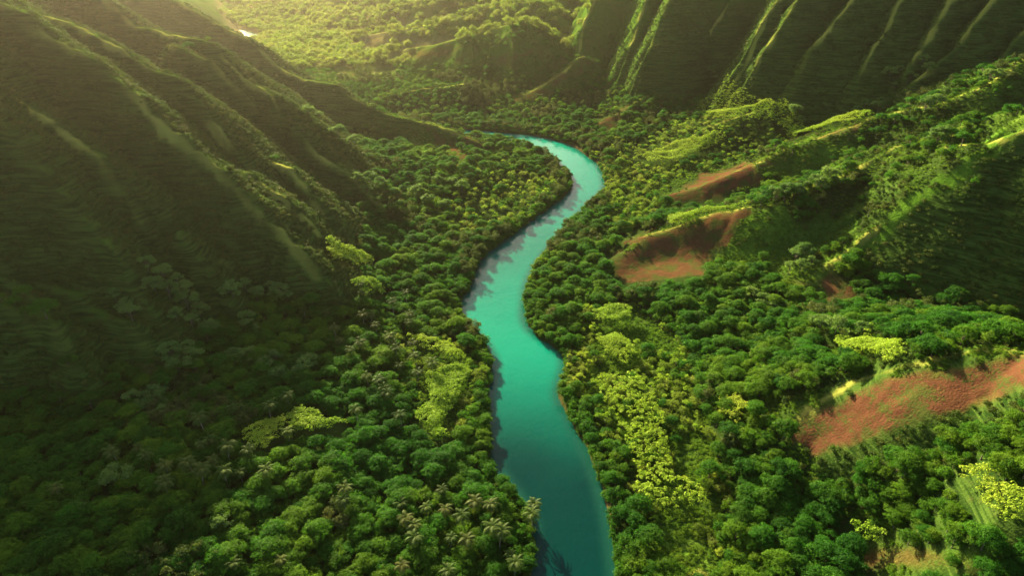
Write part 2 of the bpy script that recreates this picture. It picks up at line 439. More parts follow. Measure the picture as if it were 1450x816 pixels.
def water_material():
    k = NT('river water')
    n1 = k.noise(.012, detail=2); shore = k.attr('shore')
    c = k.mix(k.math('ADD', k.attr('shoal'), k.math('MULTIPLY', k.math('SUBTRACT', n1, .5), .5), True), (.0, .022, .019), (.0, .165, .105))
    c = k.mix(shore, c, (.006, .05, .035))
    h = k.math('ADD', k.noise(.5, detail=4, mapsc=(1.3, .7, 1)), k.math('MULTIPLY', k.noise(.09, detail=2), 1.5))
    p = k.n('ShaderNodeBsdfPrincipled'); k.l(c, p.inputs['Base Color']); p.inputs['Roughness'].default_value = .12; p.inputs['IOR'].default_value = 1.33; p.inputs['Specular IOR Level'].default_value = .13
    k.l(k.bump(h, .3, .3), p.inputs['Normal'])
    return k.surf(p.outputs[0])
M_TERR = terrain_material()
M_WATER = water_material()

# ------------------------------------------------------------------ terrain sheet
ny, nx = GX.shape
idx = np.arange(ny * nx, dtype=np.int32).reshape(ny, nx)
quads = np.stack([idx[:-1, :-1], idx[:-1, 1:], idx[1:, 1:], idx[1:, :-1]], -1).reshape(-1, 4)
EASTHILL = sstep(60, 90, GX) * sstep(640, 590, GY) * sstep(0, 8, GY - 374 - .3 * (GX - 203)) 
GCLIFF = sstep(0, .4, -.35 - .5 * EASTHILL + GSL + .15 * fbm(GX, GY, 20, 2, 1)) * sstep(3, 14, GREL) * (1 - sstep(820, 930, GY) * sstep(160, 60, GX) * sstep(-420, -300, GX))
GBANK = sstep(3.2, 1.5, GDR + 1.2 * fbm(GX, GY, 6, 2, 3)) * np.clip(fbm(GX, GY, 30, 2, 2) * 1.6 + .35, 0, 1)
hillgrass = .65 * sstep(3, 12, GREL) * (1 - GCLIFF) * sstep(-.5, .3, fbm(GX, GY, 50, 3, 2))
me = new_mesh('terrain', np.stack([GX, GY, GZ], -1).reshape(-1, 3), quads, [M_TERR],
              dict(cliff=GCLIFF, soil=GSOIL, grass=np.maximum(np.maximum(GGRASS, hillgrass), .8 * sstep(780, 950, GY)), bank=np.clip(GBANK, 0, 1), far_glow=.8 * sstep(880, 1150, GY + 120 * fbm(GX, GY, 90, 3, 5)) * sstep(30, 10, GREL), crest=(1 - .9 * sstep(-150, -170, GX) * sstep(372, 345, GY)) * sstep(3.0, .8, GCREST + 3 * fbm(GX, GY, 9, 3, 4)) * sstep(3, 10, GREL) * sstep(-.55, .15, fbm(GX, GY, 35, 2, 6))), True)  # far ground painted paler toward the glow; crest strips fade on shaded near-left spurs
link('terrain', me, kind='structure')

# ------------------------------------------------------------------ river and lagoon
def push(Lp, Rp, e):
    c = Rp - Lp; c /= np.linalg.norm(c, axis=1)[:, None]
    return Lp - c * e, Rp + c * e
ql, qr = push(RL, RR, 4.0)
NC = 24
k = np.linspace(0, 1, NC)[None, :, None]
RV = ql[:, None] * (1 - k) + qr[:, None] * k
sh = poly_sdf(RV[..., 0], RV[..., 1], RIVER)
RVz = np.concatenate([RV, np.zeros((*RV.shape[:2], 1))], -1)
ii = np.arange(len(ql) * NC).reshape(-1, NC)
rq = np.stack([ii[:-1, :-1], ii[:-1, 1:], ii[1:, 1:], ii[1:, :-1]], -1).reshape(-1, 4)
link('river', new_mesh('river', RVz.reshape(-1, 3), rq, [M_WATER], dict(shore=sstep(-6, 0, sh) * .8, shoal=sstep(215, 320, RV[..., 1]) * (1 - .35 * sstep(340, 420, RV[..., 1])) + .3 * sstep(450, 650, RV[..., 1])), True), kind='structure')
c = np.mean(np.array(LAGOON), 0)
LV = [(*(c + (np.array(p) - c) * 1.12), LAG_Z) for p in LAGOON] + [(*c, LAG_Z)]
n = len(LAGOON)
link('lagoon', new_mesh('lagoon', LV, [(i, (i + 1) % n, n) for i in range(n)], [M_WATER], dict(shore=[0] * (n + 1), shoal=[.6] * (n + 1))), kind='structure')

# ------------------------------------------------------------------ plants: leaf, branch and frond builders
def unit(a): return a / np.maximum(np.linalg.norm(a, axis=-1, keepdims=True), 1e-9)
def leaf_quads(C, N, Ln, Wd, g):
    """one kite-shaped leaf spray per centre: C centres, N normals, Ln lengths, Wd widths"""
    r = unit(g.normal(size=C.shape)); T = unit(np.cross(N, r)); B = np.cross(N, T)
    L = Ln[:, None] * .5; Wd = Wd[:, None] * .5
    dip = N * (Ln[:, None] * .12)
    V = np.stack([C - T * L - dip, C + B * Wd, C + T * L - dip, C - B * Wd], 1).reshape(-1, 3)
    return V, np.arange(len(V)).reshape(-1, 4)
def crown_arrays(lobes, per_area, leaves, size, seed, low=-.35, jit=.7, squash=1.0):
    g = np.random.default_rng(seed)
    Cs, Ns, To = [], [], []
    for (lx, ly, lz, rx, rzz) in lobes:
        n = max(6, int(per_area * rx * rx * 6))
        D = unit(g.normal(size=(n * 2, 3))); D = D[D[:, 2] > low][:n]
        P = np.array([lx, ly, lz]) + D * np.array([rx, rx, rzz]) * g.uniform(.86, 1.06, (len(D), 1))
        Nn = unit(D / np.array([rx, rx, rzz]))
        tone = g.random(len(D)) * .8 + g.random() * .2
        c = np.repeat(P, leaves, 0) + g.normal(size=(len(P) * leaves, 3)) * size * np.array([.75, .75, .5])
        nn = unit(np.repeat(Nn, leaves, 0) + g.normal(size=c.shape) * jit * .6 + np.array([0, 0, .25]))
        Cs.append(c); Ns.append(nn); To.append(np.repeat(tone, leaves) * .7 + g.random(len(c)) * .3)
    C, N, T = np.concatenate(Cs), np.concatenate(Ns), np.concatenate(To)
    V, Q = leaf_quads(C, N, g.uniform(.8, 1.35, len(C)) * size, g.uniform(.55, .9, len(C)) * size, g)
    return V, Q, np.repeat(T, 4)
def tube(path, rad, n=6):
    P = np.array(path, float); V = []; Q = []
    for i, p in enumerate(P):
        t = unit(P[min(i + 1, len(P) - 1)] - P[max(i - 1, 0)])
        a = unit(np.cross(t, [.31, .95, .05])); b = np.cross(t, a)
        for k in range(n):
            w = 2 * math.pi * k / n
            V.append(p + (a * math.cos(w) + b * math.sin(w)) * rad[i])
    for i in range(len(P) - 1):
        for k in range(n):
            Q.append((i * n + k, i * n + (k + 1) % n, (i + 1) * n + (k + 1) % n, (i + 1) * n + k))
    return np.array(V), np.array(Q)
def join(parts):
    V, Q, o = [], [], 0
    for v, q in parts:
        V.append(v); Q.append(q + o); o += len(v)
    return np.concatenate(V), np.concatenate(Q)
def trunk_arrays(lobes, h, r0, seed):
    g = np.random.default_rng(seed)
    parts = [tube([(0, 0, -1.2), (0, 0, 0), (.1, .05, h * .4), (.2, -.1, h * .75), (.1, 0, h)], [r0 * 1.5, r0 * 1.1, r0 * .8, r0 * .55, r0 * .25])]
    for (lx, ly, lz, rx, rzz) in lobes[:7]:
        f = g.uniform(.4, .6)
        parts.append(tube([(.1, .03, h * f), (lx * .45, ly * .45, h * f + (lz - h * f) * .6), (lx, ly, lz)], [r0 * .5, r0 * .32, r0 * .1], 5))
    return join(parts)
def lobes_canopy(g, R, H, n):
    L = [(0, 0, H, R * .42, R * .30)]
    for i in range(n):
        a = i * 2.399 + g.uniform(-.3, .3); q = R * math.sqrt((i + .8) / n) * .86
        s = g.uniform(.20, .34) * R
        L.append((q * math.cos(a), q * math.sin(a), H - (q / R) ** 2 * R * .42 + g.uniform(-.7, .7), s, s * g.uniform(.55, .8)))
    return L
def lobes_bush(g, R, H, n):
    L = [(0, 0, H * .62, R * .62, H * .36)]
    for i in range(n):
        a = i * 2.399 + g.uniform(-.4, .4); q = R * g.uniform(.45, .8); s = R * g.uniform(.3, .46)
        L.append((q * math.cos(a), q * math.sin(a), H * g.uniform(.35, .75), s, s * g.uniform(.75, 1.0)))
    return L
def lobes_open(g, R, H, n):
    L = []
    for i in range(n):
        a = i * 2.399 + g.uniform(-.5, .5); q = R * math.sqrt(g.uniform(.05, 1)); s = R * g.uniform(.2, .32)
        L.append((q * math.cos(a), q * math.sin(a), H * (1 - .4 * (q / R) ** 2) + g.uniform(-.8, .8), s, s * .6))
    return L

M_CANOPY = leaf_material('canopy leaves', (.010, .062, .006), (.050, .190, .012), (.13, .23, .012), .45, .75)
M_BUSH = leaf_material('bush leaves', (.014, .075, .006), (.065, .205, .014), (.15, .23, .014), .45, .7)
M_OLIVE = leaf_material('olive feathery leaves', (.040, .078, .014), (.095, .135, .028), (.12, .12, .035), .35)
M_PALE = leaf_material('pale silvery leaves', (.06, .15, .030), (.15, .25, .055), (.18, .27, .05), .4)
M_LIME = leaf_material('lime leaves', (.13, .27, .018), (.30, .43, .035), (.40, .42, .05), .4)
M_TUFT = leaf_material('slope scrub leaves', (.022, .062, .008), (.062, .125, .016), (.10, .11, .02), .3, .8, .05)
M_FROND = leaf_material('palm fronds', (.022, .060, .008), (.085, .14, .022), (.13, .12, .03), .35)
M_BARK = bark_material('grey bark', (.06, .05, .04), (.14, .115, .09))
M_PBARK = bark_material('palm bark', (.15, .13, .105), (.27, .24, .19))

SPEC = {   # kind: leaf material, list of (crown mesh, trunk mesh)
}
def build_kind(key, n, fn, args, mat, per_area, leaves, size, r0, low=-.35, jit=.7):
    out = []
    for i in range(n):
        g = np.random.default_rng(sum(map(ord, key)) * 100 + i)
        R, H, m = args(g)
        L = fn(g, R, H, m)
        V, Q, T = crown_arrays(L, per_area, leaves, size, 50 + i, low, jit)
        TV, TQ = trunk_arrays(L, H * .8, r0, i)
        cm = new_mesh(key + ' crown', V, Q, [mat], dict(tone=T))
        tm = new_mesh(key + ' trunk', TV, TQ, [M_BARK], None, True)
        both = new_mesh(key, np.concatenate([V, TV]), np.concatenate([Q, TQ + len(V)]), [mat, M_BARK],
                        dict(tone=np.r_[T, np.zeros(len(TV))]), False, np.r_[np.zeros(len(Q)), np.ones(len(TQ))])
        out.append((cm, tm, both))
    SPEC[key] = out
build_kind('canopy_tree', 6, lobes_canopy, lambda g: (g.uniform(5.4, 7.0), g.uniform(8.0, 10.5), int(g.integers(15, 24))), M_CANOPY, 1.35, 9, .52, .34)
build_kind('bushy_tree', 5, lobes_bush, lambda g: (g.uniform(2.7, 3.5), g.uniform(5.0, 7.0), int(g.integers(5, 8))), M_BUSH, 1.5, 9, .50, .18)
build_kind('olive_tree', 4, lobes_bush, lambda g: (g.uniform(2.2, 3.0), g.uniform(7.5, 10.0), int(g.integers(6, 9))), M_OLIVE, 1.5, 9, .46, .2)
build_kind('pale_leaf_tree', 4, lobes_open, lambda g: (g.uniform(3.6, 4.8), g.uniform(8.5, 10), int(g.integers(10, 15))), M_PALE, 2.4, 8, .62, .22, -.15)
build_kind('lime_tree', 3, lobes_open, lambda g: (g.uniform(2.4, 3.2), g.uniform(5.5, 7), int(g.integers(7, 10))), M_LIME, 2.4, 8, .52, .14, -.15)
M_FAR = leaf_material('sunny bush leaves', (.075, .15, .016), (.20, .28, .040), (.28, .27, .07), .55)  # lighter leaves; far valley sunlight is put into their colour
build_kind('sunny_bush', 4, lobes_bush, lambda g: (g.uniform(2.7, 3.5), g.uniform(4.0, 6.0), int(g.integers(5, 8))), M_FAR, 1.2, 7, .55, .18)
M_GRASS = leaf_material('tall grass blades', (.045, .13, .009), (.13, .25, .018), (.20, .26, .025), .45)
build_kind('grass_clump', 4, lobes_bush, lambda g: (g.uniform(.6, .9), g.uniform(.6, 1.0), int(g.integers(3, 5))), M_GRASS, 7, 5, .26, .02)
build_kind('scrub', 4, lobes_bush, lambda g: (g.uniform(.9, 1.3), g.uniform(1.0, 1.6), int(g.integers(3, 5))), M_TUFT, 5, 5, .34, .05)

# ------------------------------------------------------------------ stuff: masses of plants placed by geometry nodes
def scatter(name, key, P, rot, scl, var, **props):
    protos = bpy.data.collections.new(name + ' models')
    for i, (_, _, both) in enumerate(SPEC[key]):
        protos.objects.link(bpy.data.objects.new('%s model %02d' % (key, i), both))
    me = bpy.data.meshes.new(name)
    me.vertices.add(len(P)); me.vertices.foreach_set('co', np.asarray(P, np.float32).ravel())
    for k_, a, t in (('rot', rot, 'FLOAT'), ('scl', scl, 'FLOAT'), ('var', var, 'INT')):
        at = me.attributes.new(k_, t, 'POINT'); at.data.foreach_set('value', np.asarray(a, np.int32 if t == 'INT' else np.float32))
    o = link(name, me, **props)
    t = bpy.data.node_groups.new(name, 'GeometryNodeTree')
    t.interface.new_socket('Geometry', in_out='INPUT', socket_type='NodeSocketGeometry')
    t.interface.new_socket('Geometry', in_out='OUTPUT', socket_type='NodeSocketGeometry')
    N = t.nodes.new; Lk = t.links.new
    gi, go = N('NodeGroupInput'), N('NodeGroupOutput')
    ip = N('GeometryNodeInstanceOnPoints'); ci = N('GeometryNodeCollectionInfo')
    ci.inputs['Collection'].default_value = protos; ci.inputs['Separate Children'].default_value = True; ci.inputs['Reset Children'].default_value = True
    def na(nm, ty):
        x = N('GeometryNodeInputNamedAttribute'); x.data_type = ty; x.inputs[0].default_value = nm; return x.outputs[0]
    cx = N('ShaderNodeCombineXYZ'); Lk(na('rot', 'FLOAT'), cx.inputs[2])
    er = N('FunctionNodeEulerToRotation'); Lk(cx.outputs[0], er.inputs[0])
    Lk(gi.outputs[0], ip.inputs['Points']); Lk(ci.outputs[0], ip.inputs['Instance']); ip.inputs['Pick Instance'].default_value = True
    Lk(na('var', 'INT'), ip.inputs['Instance Index']); Lk(er.outputs[0], ip.inputs['Rotation']); Lk(na('scl', 'FLOAT'), ip.inputs['Scale'])
    Lk(ip.outputs[0], go.inputs[0])
    md = o.modifiers.new('scatter', 'NODES'); md.node_group = t
    return o

def jgrid(x0, x1, y0, y1, s):
    X, Y = np.meshgrid(np.arange(x0, x1, s), np.arange(y0, y1, s))
    X = X.ravel() + rng.uniform(-.46, .46, X.size) * s; Y = Y.ravel() + rng.uniform(-.46, .46, Y.size) * s
    Z = grid_at(GZ, X, Y)
    u, v, d = project(X, Y, Z)
    k_ = (u > -110) & (u < PW + 110) & (v > -60) & (v < PH + 110)
    return X[k_], Y[k_], Z[k_]
def seen(X, Y, Z, h=8):                              # is the point not behind a hill?
    ok = np.ones(len(X), bool)
    for t in np.linspace(.35, .985, 46):
        ok &= (CAM_H + (Z + h - CAM_H) * t) > grid_at(GZ, X * t, Y * t) - 2.0
    return ok
def ray_ground(u, v, h):                             # where the line of sight is h above the ground
    dx, dy, dz = ray(u, v)
    t = np.arange(150, 3000, 1.0)
    k_ = np.argmax(CAM_H + dz * t <= grid_at(GZ, dx * t, dy * t) + h)
    x, y = dx * t[k_], dy * t[k_]
    return float(x), float(y), float(grid_at(GZ, x, y))
def ground(X, Y):
    return dict(rel=grid_at(GREL, X, Y), dr=grid_at(GDR, X, Y), dl=grid_at(GDL, X, Y), soil=grid_at(GSOIL, X, Y), grass=grid_at(GGRASS, X, Y), cliff=grid_at(GCLIFF, X, Y), sl=grid_at(GSL, X, Y))

# yellow-green vine mats, outlined on the photograph
VINES = [
    ([(343, 607), (370, 594), (403, 590), (404, 608), (386, 620), (380, 632), (352, 629)], 1, 'yellow-green vine mat beside the palm grove, the left half of a split pair', 'vine mat'),
    ([(405, 591), (420, 576), (440, 578), (462, 592), (497, 596), (465, 604), (440, 613), (411, 608)], 1, 'yellow-green vine mat with a pointed right end, right half of a split pair', 'vine mat'),
    ([(600, 528), (645, 515), (666, 525), (655, 548), (642, 565), (626, 598), (633, 620), (614, 616), (602, 600), (585, 590), (606, 570), (606, 545)], .9, 'tall yellow-green vine mat draped over trees above the left bank', 'vine mat'),
    ([(575, 470), (605, 476), (650, 490), (662, 500), (642, 508), (620, 496), (590, 484)], .6, 'thin ragged strip of yellow vines near the left bank bend', 'vine mat'),
    ([(460, 338), (486, 345), (530, 362), (528, 372), (500, 372), (470, 360)], 1, 'lime vine mat at the foot of the left mountain spurs', 'vine mat'),
    ([(497, 396), (525, 393), (548, 405), (545, 412), (512, 413)], .9, 'small lime vine mat with palm crowns poking through it', 'vine mat'),
    ([(840, 440), (858, 432), (885, 434), (898, 444), (886, 456), (862, 460), (845, 452)], 1, 'round lime vine mat below the red hillside', 'vine mat'),
    ([(846, 478), (872, 470), (898, 488), (900, 502), (880, 512), (862, 496)], .8, 'lime vine mat behind the dark olive thicket on the right bank', 'vine mat'),
    ([(850, 530), (900, 528), (930, 560), (945, 620), (955, 675), (1000, 690), (1012, 712), (930, 720), (905, 690), (895, 640), (870, 580), (845, 552)], .2, 'long speckled strip of yellow vines running parallel to the right bank', 'vine mat'),
    ([(1184, 478), (1230, 474), (1276, 480), (1280, 498), (1265, 510), (1235, 497), (1190, 488)], 1, 'pale lime vine mat in dark forest below the steep dark face', 'vine mat'),
    ([(1360, 660), (1395, 658), (1412, 684), (1446, 690), (1470, 720), (1460, 742), (1420, 736), (1392, 700)], .95, 'lime vine mat on dark trees at the right edge below the red mound', 'vine mat'),
    ([(945, 306), (1000, 295), (1060, 285), (1060, 292), (1000, 306), (950, 316)], 1, 'narrow lime vine mat along the crest of the red hillside', 'vine mat'),
    ([(910, 216), (960, 200), (1010, 185), (1030, 190), (1000, 208), (960, 226), (920, 226)], .7, 'sunlit yellow-green vine mat on the far right bank slope', 'vine mat'),
    ([(1200, 740), (1225, 732), (1258, 745), (1260, 756), (1228, 764), (1205, 752)], .5, 'loose yellow flowering vine mat in the lower right forest', 'vine mat'),
    ([(1016, 566), (1048, 560), (1060, 575), (1040, 596), (1022, 586)], .5, 'small loose lime vine mat in the forest left of the red mound', 'vine mat'),
    ([(980, 140), (1060, 132), (1130, 150), (1240, 158), (1200, 172), (1100, 172), (1020, 168)], .38, 'sunlit yellow-green vine mat at the foot of the fluted cliffs', 'vine mat'),
]
VPOLY = []
for poly, dens, lab, ctg in VINES:
    VPOLY.append([ray_ground(u, v, 6.5)[:2] for u, v in poly])

# ------------------------------------------------------------------ where the trees stand
def forest_points(x0, x1, y0, y1, s, keep_vine=False, hill=.5):
    X, Y, Z = jgrid(x0, x1, y0, y1, s)
    G = ground(X, Y)
    n = fbm(X, Y, 28, 3, 4)
    ok = (G['dr'] > 1.6) & (G['dl'] > 8) & (G['soil'] < .25) & (G['grass'] < .35 + .3 * n) & ((G['cliff'] < .5) | ((Y < 300) & (X > 90)))
    for q in (7, 15): ok &= grid_at(GSOIL, X + .48 * q, Y - .87 * q) < .3
    rr_ = np.hypot(X, Y)
    for q in (4, 8, 12): ok &= grid_at(GSOIL, X + q * X / rr_, Y + q * Y / rr_) < .35
    onhill = np.maximum(sstep(5, 16, G['rel']), 0); hillk = np.where((X < -60) & (Y < 900), 1.3, np.where((X > 120) & (Y < 660), .8, hill))
    ok &= rng.random(len(X)) > onhill * (hillk + .9 * n) * sstep(255, 300, Y)
    if not keep_vine:
        for p, (_, dens, _, _) in zip(VPOLY, VINES):
            ok &= ~((poly_sdf(X, Y, p) < 3.5) & (rng.random(len(X)) < (1.1 if dens > .55 else dens)))
    X, Y, Z = X[ok], Y[ok], Z[ok]
    ok = seen(X, Y, Z)
    return X[ok], Y[ok], Z[ok]
def side_of(x, y):                                   # -1 left of the river, 1 right
    i = np.argmin((RL[:, 0] - x) ** 2 + (RL[:, 1] - y) ** 2); j = np.argmin((RR[:, 0] - x) ** 2 + (RR[:, 1] - y) ** 2)
    return -1 if math.hypot(*(RL[i] - (x, y))) < math.hypot(*(RR[j] - (x, y))) else 1

def place(name, key, i, x, y, z, s, rz_, label, cat_, group):
    o = link(name, None, loc=(x, y, z), label=label, category=cat_, group=group)
    o.scale = (s, s, s); o.rotation_euler = (0, 0, rz_)
    cm, tm, _ = SPEC[key][i]
    link('crown', cm, o); link('trunk', tm, o)
    return o
ZONES = {}
def zone(x, y, z):
    u, v, _ = project(x, y, z)
    dr = float(grid_at(GDR, x, y)); sd = side_of(x, y)
    if sd < 0:
        w = "at the left bank's water edge" if dr < 11 else 'between left bank and lower palms' if u > 560 else \
            'in the lower left corner forest' if u < 230 else 'around the palm grove'
        w2 = '' if v > 690 or dr < 11 else ', farther up'
    else:
        w = "at the right bank's water edge" if dr < 11 else 'between right bank and speckled vine strip' if u < 950 else \
            'right of the speckled vine strip' if u < 1120 else 'below the red mound'
        w2 = '' if v > 690 or dr < 11 else ', farther back'
    return w, w2

if VEG:
    groups = {}
    # broad canopy trees and rounder bushy trees: near to far
    CX, CY, CZ = [np.concatenate(a) for a in zip(forest_points(-330, 330, 130, 470, 5.0), forest_points(-360, 420, 470, 760, 7.4))]
    BX, BY, BZ = [np.concatenate(a) for a in zip(forest_points(-330, 380, 125, 470, 4.3), forest_points(-420, 560, 470, 950, 6.4))]
    FX, FY, FZ = [np.concatenate(a) for a in zip(forest_points(-700, 500, 950, 1500, 11, hill=.35), forest_points(-1300, 500, 1500, 2700, 18, hill=.25))]
    # near the banks the broad trees give way to olive feathery ones
    def split(X, Y, Z, f): return (X[f], Y[f], Z[f]), (X[~f], Y[~f], Z[~f])
    bdr = grid_at(GDR, BX, BY)
    oliv = (fbm(BX, BY, 40, 2, 1) + np.where(bdr < 16, .12, -.25) + np.where(BY > 380, .16, -.14)) > .16
    SUNNY = [[(820, 440), (900, 420), (960, 470), (1000, 560), (1040, 700), (1000, 830), (930, 800), (880, 640), (800, 545)],  # lime bushes on the right bank; by the bend, sunlight put into leaf colour
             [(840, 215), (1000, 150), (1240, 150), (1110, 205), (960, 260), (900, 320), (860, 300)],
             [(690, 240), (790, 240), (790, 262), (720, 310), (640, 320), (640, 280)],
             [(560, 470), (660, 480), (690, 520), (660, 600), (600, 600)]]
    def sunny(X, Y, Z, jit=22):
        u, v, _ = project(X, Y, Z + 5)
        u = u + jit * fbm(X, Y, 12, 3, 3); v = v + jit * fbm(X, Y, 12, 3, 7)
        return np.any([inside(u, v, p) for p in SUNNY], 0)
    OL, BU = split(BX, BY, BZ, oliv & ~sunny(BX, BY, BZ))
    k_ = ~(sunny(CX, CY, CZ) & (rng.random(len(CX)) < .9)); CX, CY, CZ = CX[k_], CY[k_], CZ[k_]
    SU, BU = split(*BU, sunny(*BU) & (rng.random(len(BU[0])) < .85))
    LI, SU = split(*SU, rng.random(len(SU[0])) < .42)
    big = (.34 + .52 * rng.random(len(CX)) ** 1.7) * np.where(grid_at(GDR, CX, CY) < 9, .7, 1.0)
    for key, cat_, (X, Y, Z), S, cap, what in [
        ('canopy_tree', 'tree', (CX, CY, CZ), big, 300, 'dark green canopy tree'),
        ('bushy_tree', 'bushy tree', BU, rng.uniform(.5, 1.1, len(BU[0])), 300, 'small round bushy green tree'),
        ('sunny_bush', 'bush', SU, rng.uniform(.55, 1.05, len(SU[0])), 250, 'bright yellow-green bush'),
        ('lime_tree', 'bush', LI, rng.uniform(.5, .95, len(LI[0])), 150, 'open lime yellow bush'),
        ('olive_tree', 'feathery tree', OL, rng.uniform(.7, 1.2, len(OL[0])), 200, 'feathery olive brown tree')]:
        u_, v_, d_ = project(X, Y, Z + 6)
        inn = (u_ > 0) & (u_ < PW) & (v_ > 0) & (v_ < PH)
        show = np.where(inn, S / d_, -1)
        order = np.argsort(-show)
        R_ = rng.uniform(0, 6.283, len(X)); Vr = rng.integers(0, len(SPEC[key]), len(X))
        for j in order[:cap]:
            w, w2 = zone(X[j], Y[j], Z[j])
            sz = '' if key != 'canopy_tree' else ('wide ' if S[j] > 1.0 else 'small ' if S[j] < .78 else '')
            place(key, key, int(Vr[j]), X[j], Y[j], Z[j] - .3, float(S[j]), float(R_[j]), sz + what + ' ' + w + w2, cat_, what + 's ' + w)
        o_ = order[cap:]
        nm = {'canopy_tree': 'canopy_forest', 'bushy_tree': 'bushy_forest', 'olive_tree': 'feathery_forest', 'sunny_bush': 'bright_bushland', 'lime_tree': 'lime_bushland'}[key]
        scatter(nm, key, np.stack([X[o_], Y[o_], Z[o_] - .3], 1), R_[o_], S[o_], Vr[o_], kind='stuff')
    scatter('far_forest', 'sunny_bush', np.stack([FX, FY, FZ - .5], 1), rng.uniform(0, 6.28, len(FX)), rng.uniform(1.3, 2.6, len(FX)) * (1 + .5 * (FY > 1500)), rng.integers(0, 4, len(FX)), kind='stuff')
    # scrub on the mountain sides and foothills
    SX, SY, SZ = [], [], []
    for x0, x1, y0, y1, s in [(-420, -60, 200, 640, 2.3), (60, 420, 180, 620, 2.6), (-420, 0, 640, 900, 3.6), (0, 620, 620, 950, 3.2)]:
        X, Y, Z = jgrid(x0, x1, y0, y1, s)
        G = ground(X, Y); n = fbm(X, Y, 9, 3, 2)
        ok = (G['rel'] > 3) & (rng.random(len(X)) < .78 + .5 * n) & (G['soil'] < .3 + .3 * n) & (rng.random(len(X)) > .97 * sstep(6, 3, grid_at(GCREST, X, Y))) & ((G['grass'] < .3) | (rng.random(len(X)) < .25)) & ((X < 60) | (Y > 620) | (G['cliff'] > .5) | (n > -.1))
        ok[ok] = seen(X[ok], Y[ok], Z[ok], 1.5)
        SX.append(X[ok]); SY.append(Y[ok]); SZ.append(Z[ok])
    SX, SY, SZ = map(np.concatenate, (SX, SY, SZ))
    scatter('slope_scrub', 'scrub', np.stack([SX, SY, SZ - .15], 1), rng.uniform(0, 6.28, len(SX)), rng.uniform(.6, 1.7, len(SX)), rng.integers(0, 4, len(SX)), kind='stuff')
    # tall grass in the clearings and on the green spurs
    HX, HY, HZ = [], [], []
    for x0, x1, y0, y1, s in [(20, 260, 130, 330, 1.25), (20, 420, 330, 600, 1.9), (-160, 0, 520, 800, 2.4), (-60, 20, 200, 330, 1.6)]:
        X, Y, Z = jgrid(x0, x1, y0, y1, s)
        G = ground(X, Y); n = fbm(X, Y, 6, 3, 5)
        ok = (G['dr'] > 2) & (G['soil'] < .35 + .3 * n) & (rng.random(len(X)) < .75 + .6 * n) & ((G['grass'] > .12) | (G['rel'] > 4) | sunny(X, Y, Z)) & (G['cliff'] < .6)
        ok[ok] = seen(X[ok], Y[ok], Z[ok], 1.0)
        HX.append(X[ok]); HY.append(Y[ok]); HZ.append(Z[ok])
    HX, HY, HZ = map(np.concatenate, (HX, HY, HZ))
    scatter('tall_grass', 'grass_clump', np.stack([HX, HY, HZ - .1], 1), rng.uniform(0, 6.28, len(HX)), rng.uniform(.5, 1.35, len(HX)), rng.integers(0, 4, len(HX)), kind='stuff')
    # shrubs hanging over the banks
    EX = []
    for Bk, sg in ((RL, -1), (RR, 1)):
        for q in range(len(Bk) - 1):
            a, b = Bk[q], Bk[q + 1]; L_ = np.linalg.norm(b - a); nrm = np.array([b[1] - a[1], -(b[0] - a[0])]) / L_ * sg
            for t in np.arange(0, L_, 1.7):
                p = a + (b - a) * t / L_ + nrm * rng.uniform(.3, 3.0)
                if vnoise(p[0] / 11, p[1] / 11, 2) > (-.45 if sg > 0 else -.7): EX.append(p)
    EX = np.array(EX); ez = grid_at(GZ, EX[:, 0], EX[:, 1])
    k_ = ez > .1; EX, ez = EX[k_], ez[k_]
    scatter('bank_shrubbery', 'bushy_tree', np.stack([EX[:, 0], EX[:, 1], ez - .8], 1), rng.uniform(0, 6.28, len(EX)), rng.uniform(.35, .8, len(EX)), rng.integers(0, 5, len(EX)), kind='stuff')
    print('COUNT', len(CX), len(BU[0]), len(OL[0]), len(FX), len(SX))

    # vine mats
    for (poly, dens, lab, ctg), P in zip(VINES, VPOLY):
        g = np.random.default_rng(len(lab) * 7 + int(poly[0][0]))
        xs = [p[0] for p in P]; ys = [p[1] for p in P]
        far = np.mean(ys) > 420
        s = 1.15 if far else .95
        X, Y = np.meshgrid(np.arange(min(xs), max(xs), s), np.arange(min(ys), max(ys), s))
        X = X.ravel() + g.uniform(-.5, .5, X.size) * s; Y = Y.ravel() + g.uniform(-.5, .5, Y.size) * s
        sd = poly_sdf(X + 2 * fbm(X, Y, 5, 2, 3), Y + 2 * fbm(X, Y, 5, 2, 5), P)
        k_ = (sd < 0) & (g.random(X.size) < dens * (.95 + .9 * fbm(X, Y, 6, 2, 1)) + .1)
        X, Y, sd = X[k_], Y[k_], sd[k_]
        Z = grid_at(GZ, X, Y) + 7.0 + 2.0 * fbm(X, Y, 9, 3, 2) - 3.0 * sstep(-2.5, 0, sd) * g.random(len(X))
        nl = 13
        rr = s * .95
        D = unit(g.normal(size=(len(X) * nl, 3))); D[:, 2] = np.abs(D[:, 2])
        C = np.repeat(np.stack([X, Y, Z], 1), nl, 0) + D * np.array([rr, rr, rr * .8])
        V, Q = leaf_quads(C, unit(D + g.normal(size=C.shape) * .4 + np.array([0, 0, .5])), g.uniform(.45, .95, len(C)), g.uniform(.4, .7, len(C)), g)
        T = np.repeat(np.repeat(g.random(len(X)), nl) * .7 + g.random(len(C)) * .3, 4)
        c0 = np.array([np.mean(xs), np.mean(ys), float(grid_at(GZ, np.mean(xs), np.mean(ys)))])
        link('vine_mat', new_mesh('vine mat', V - c0, Q, [M_LIME], dict(tone=T)), loc=c0, label=lab, category=ctg, group='yellow-green vine mats over the forest')

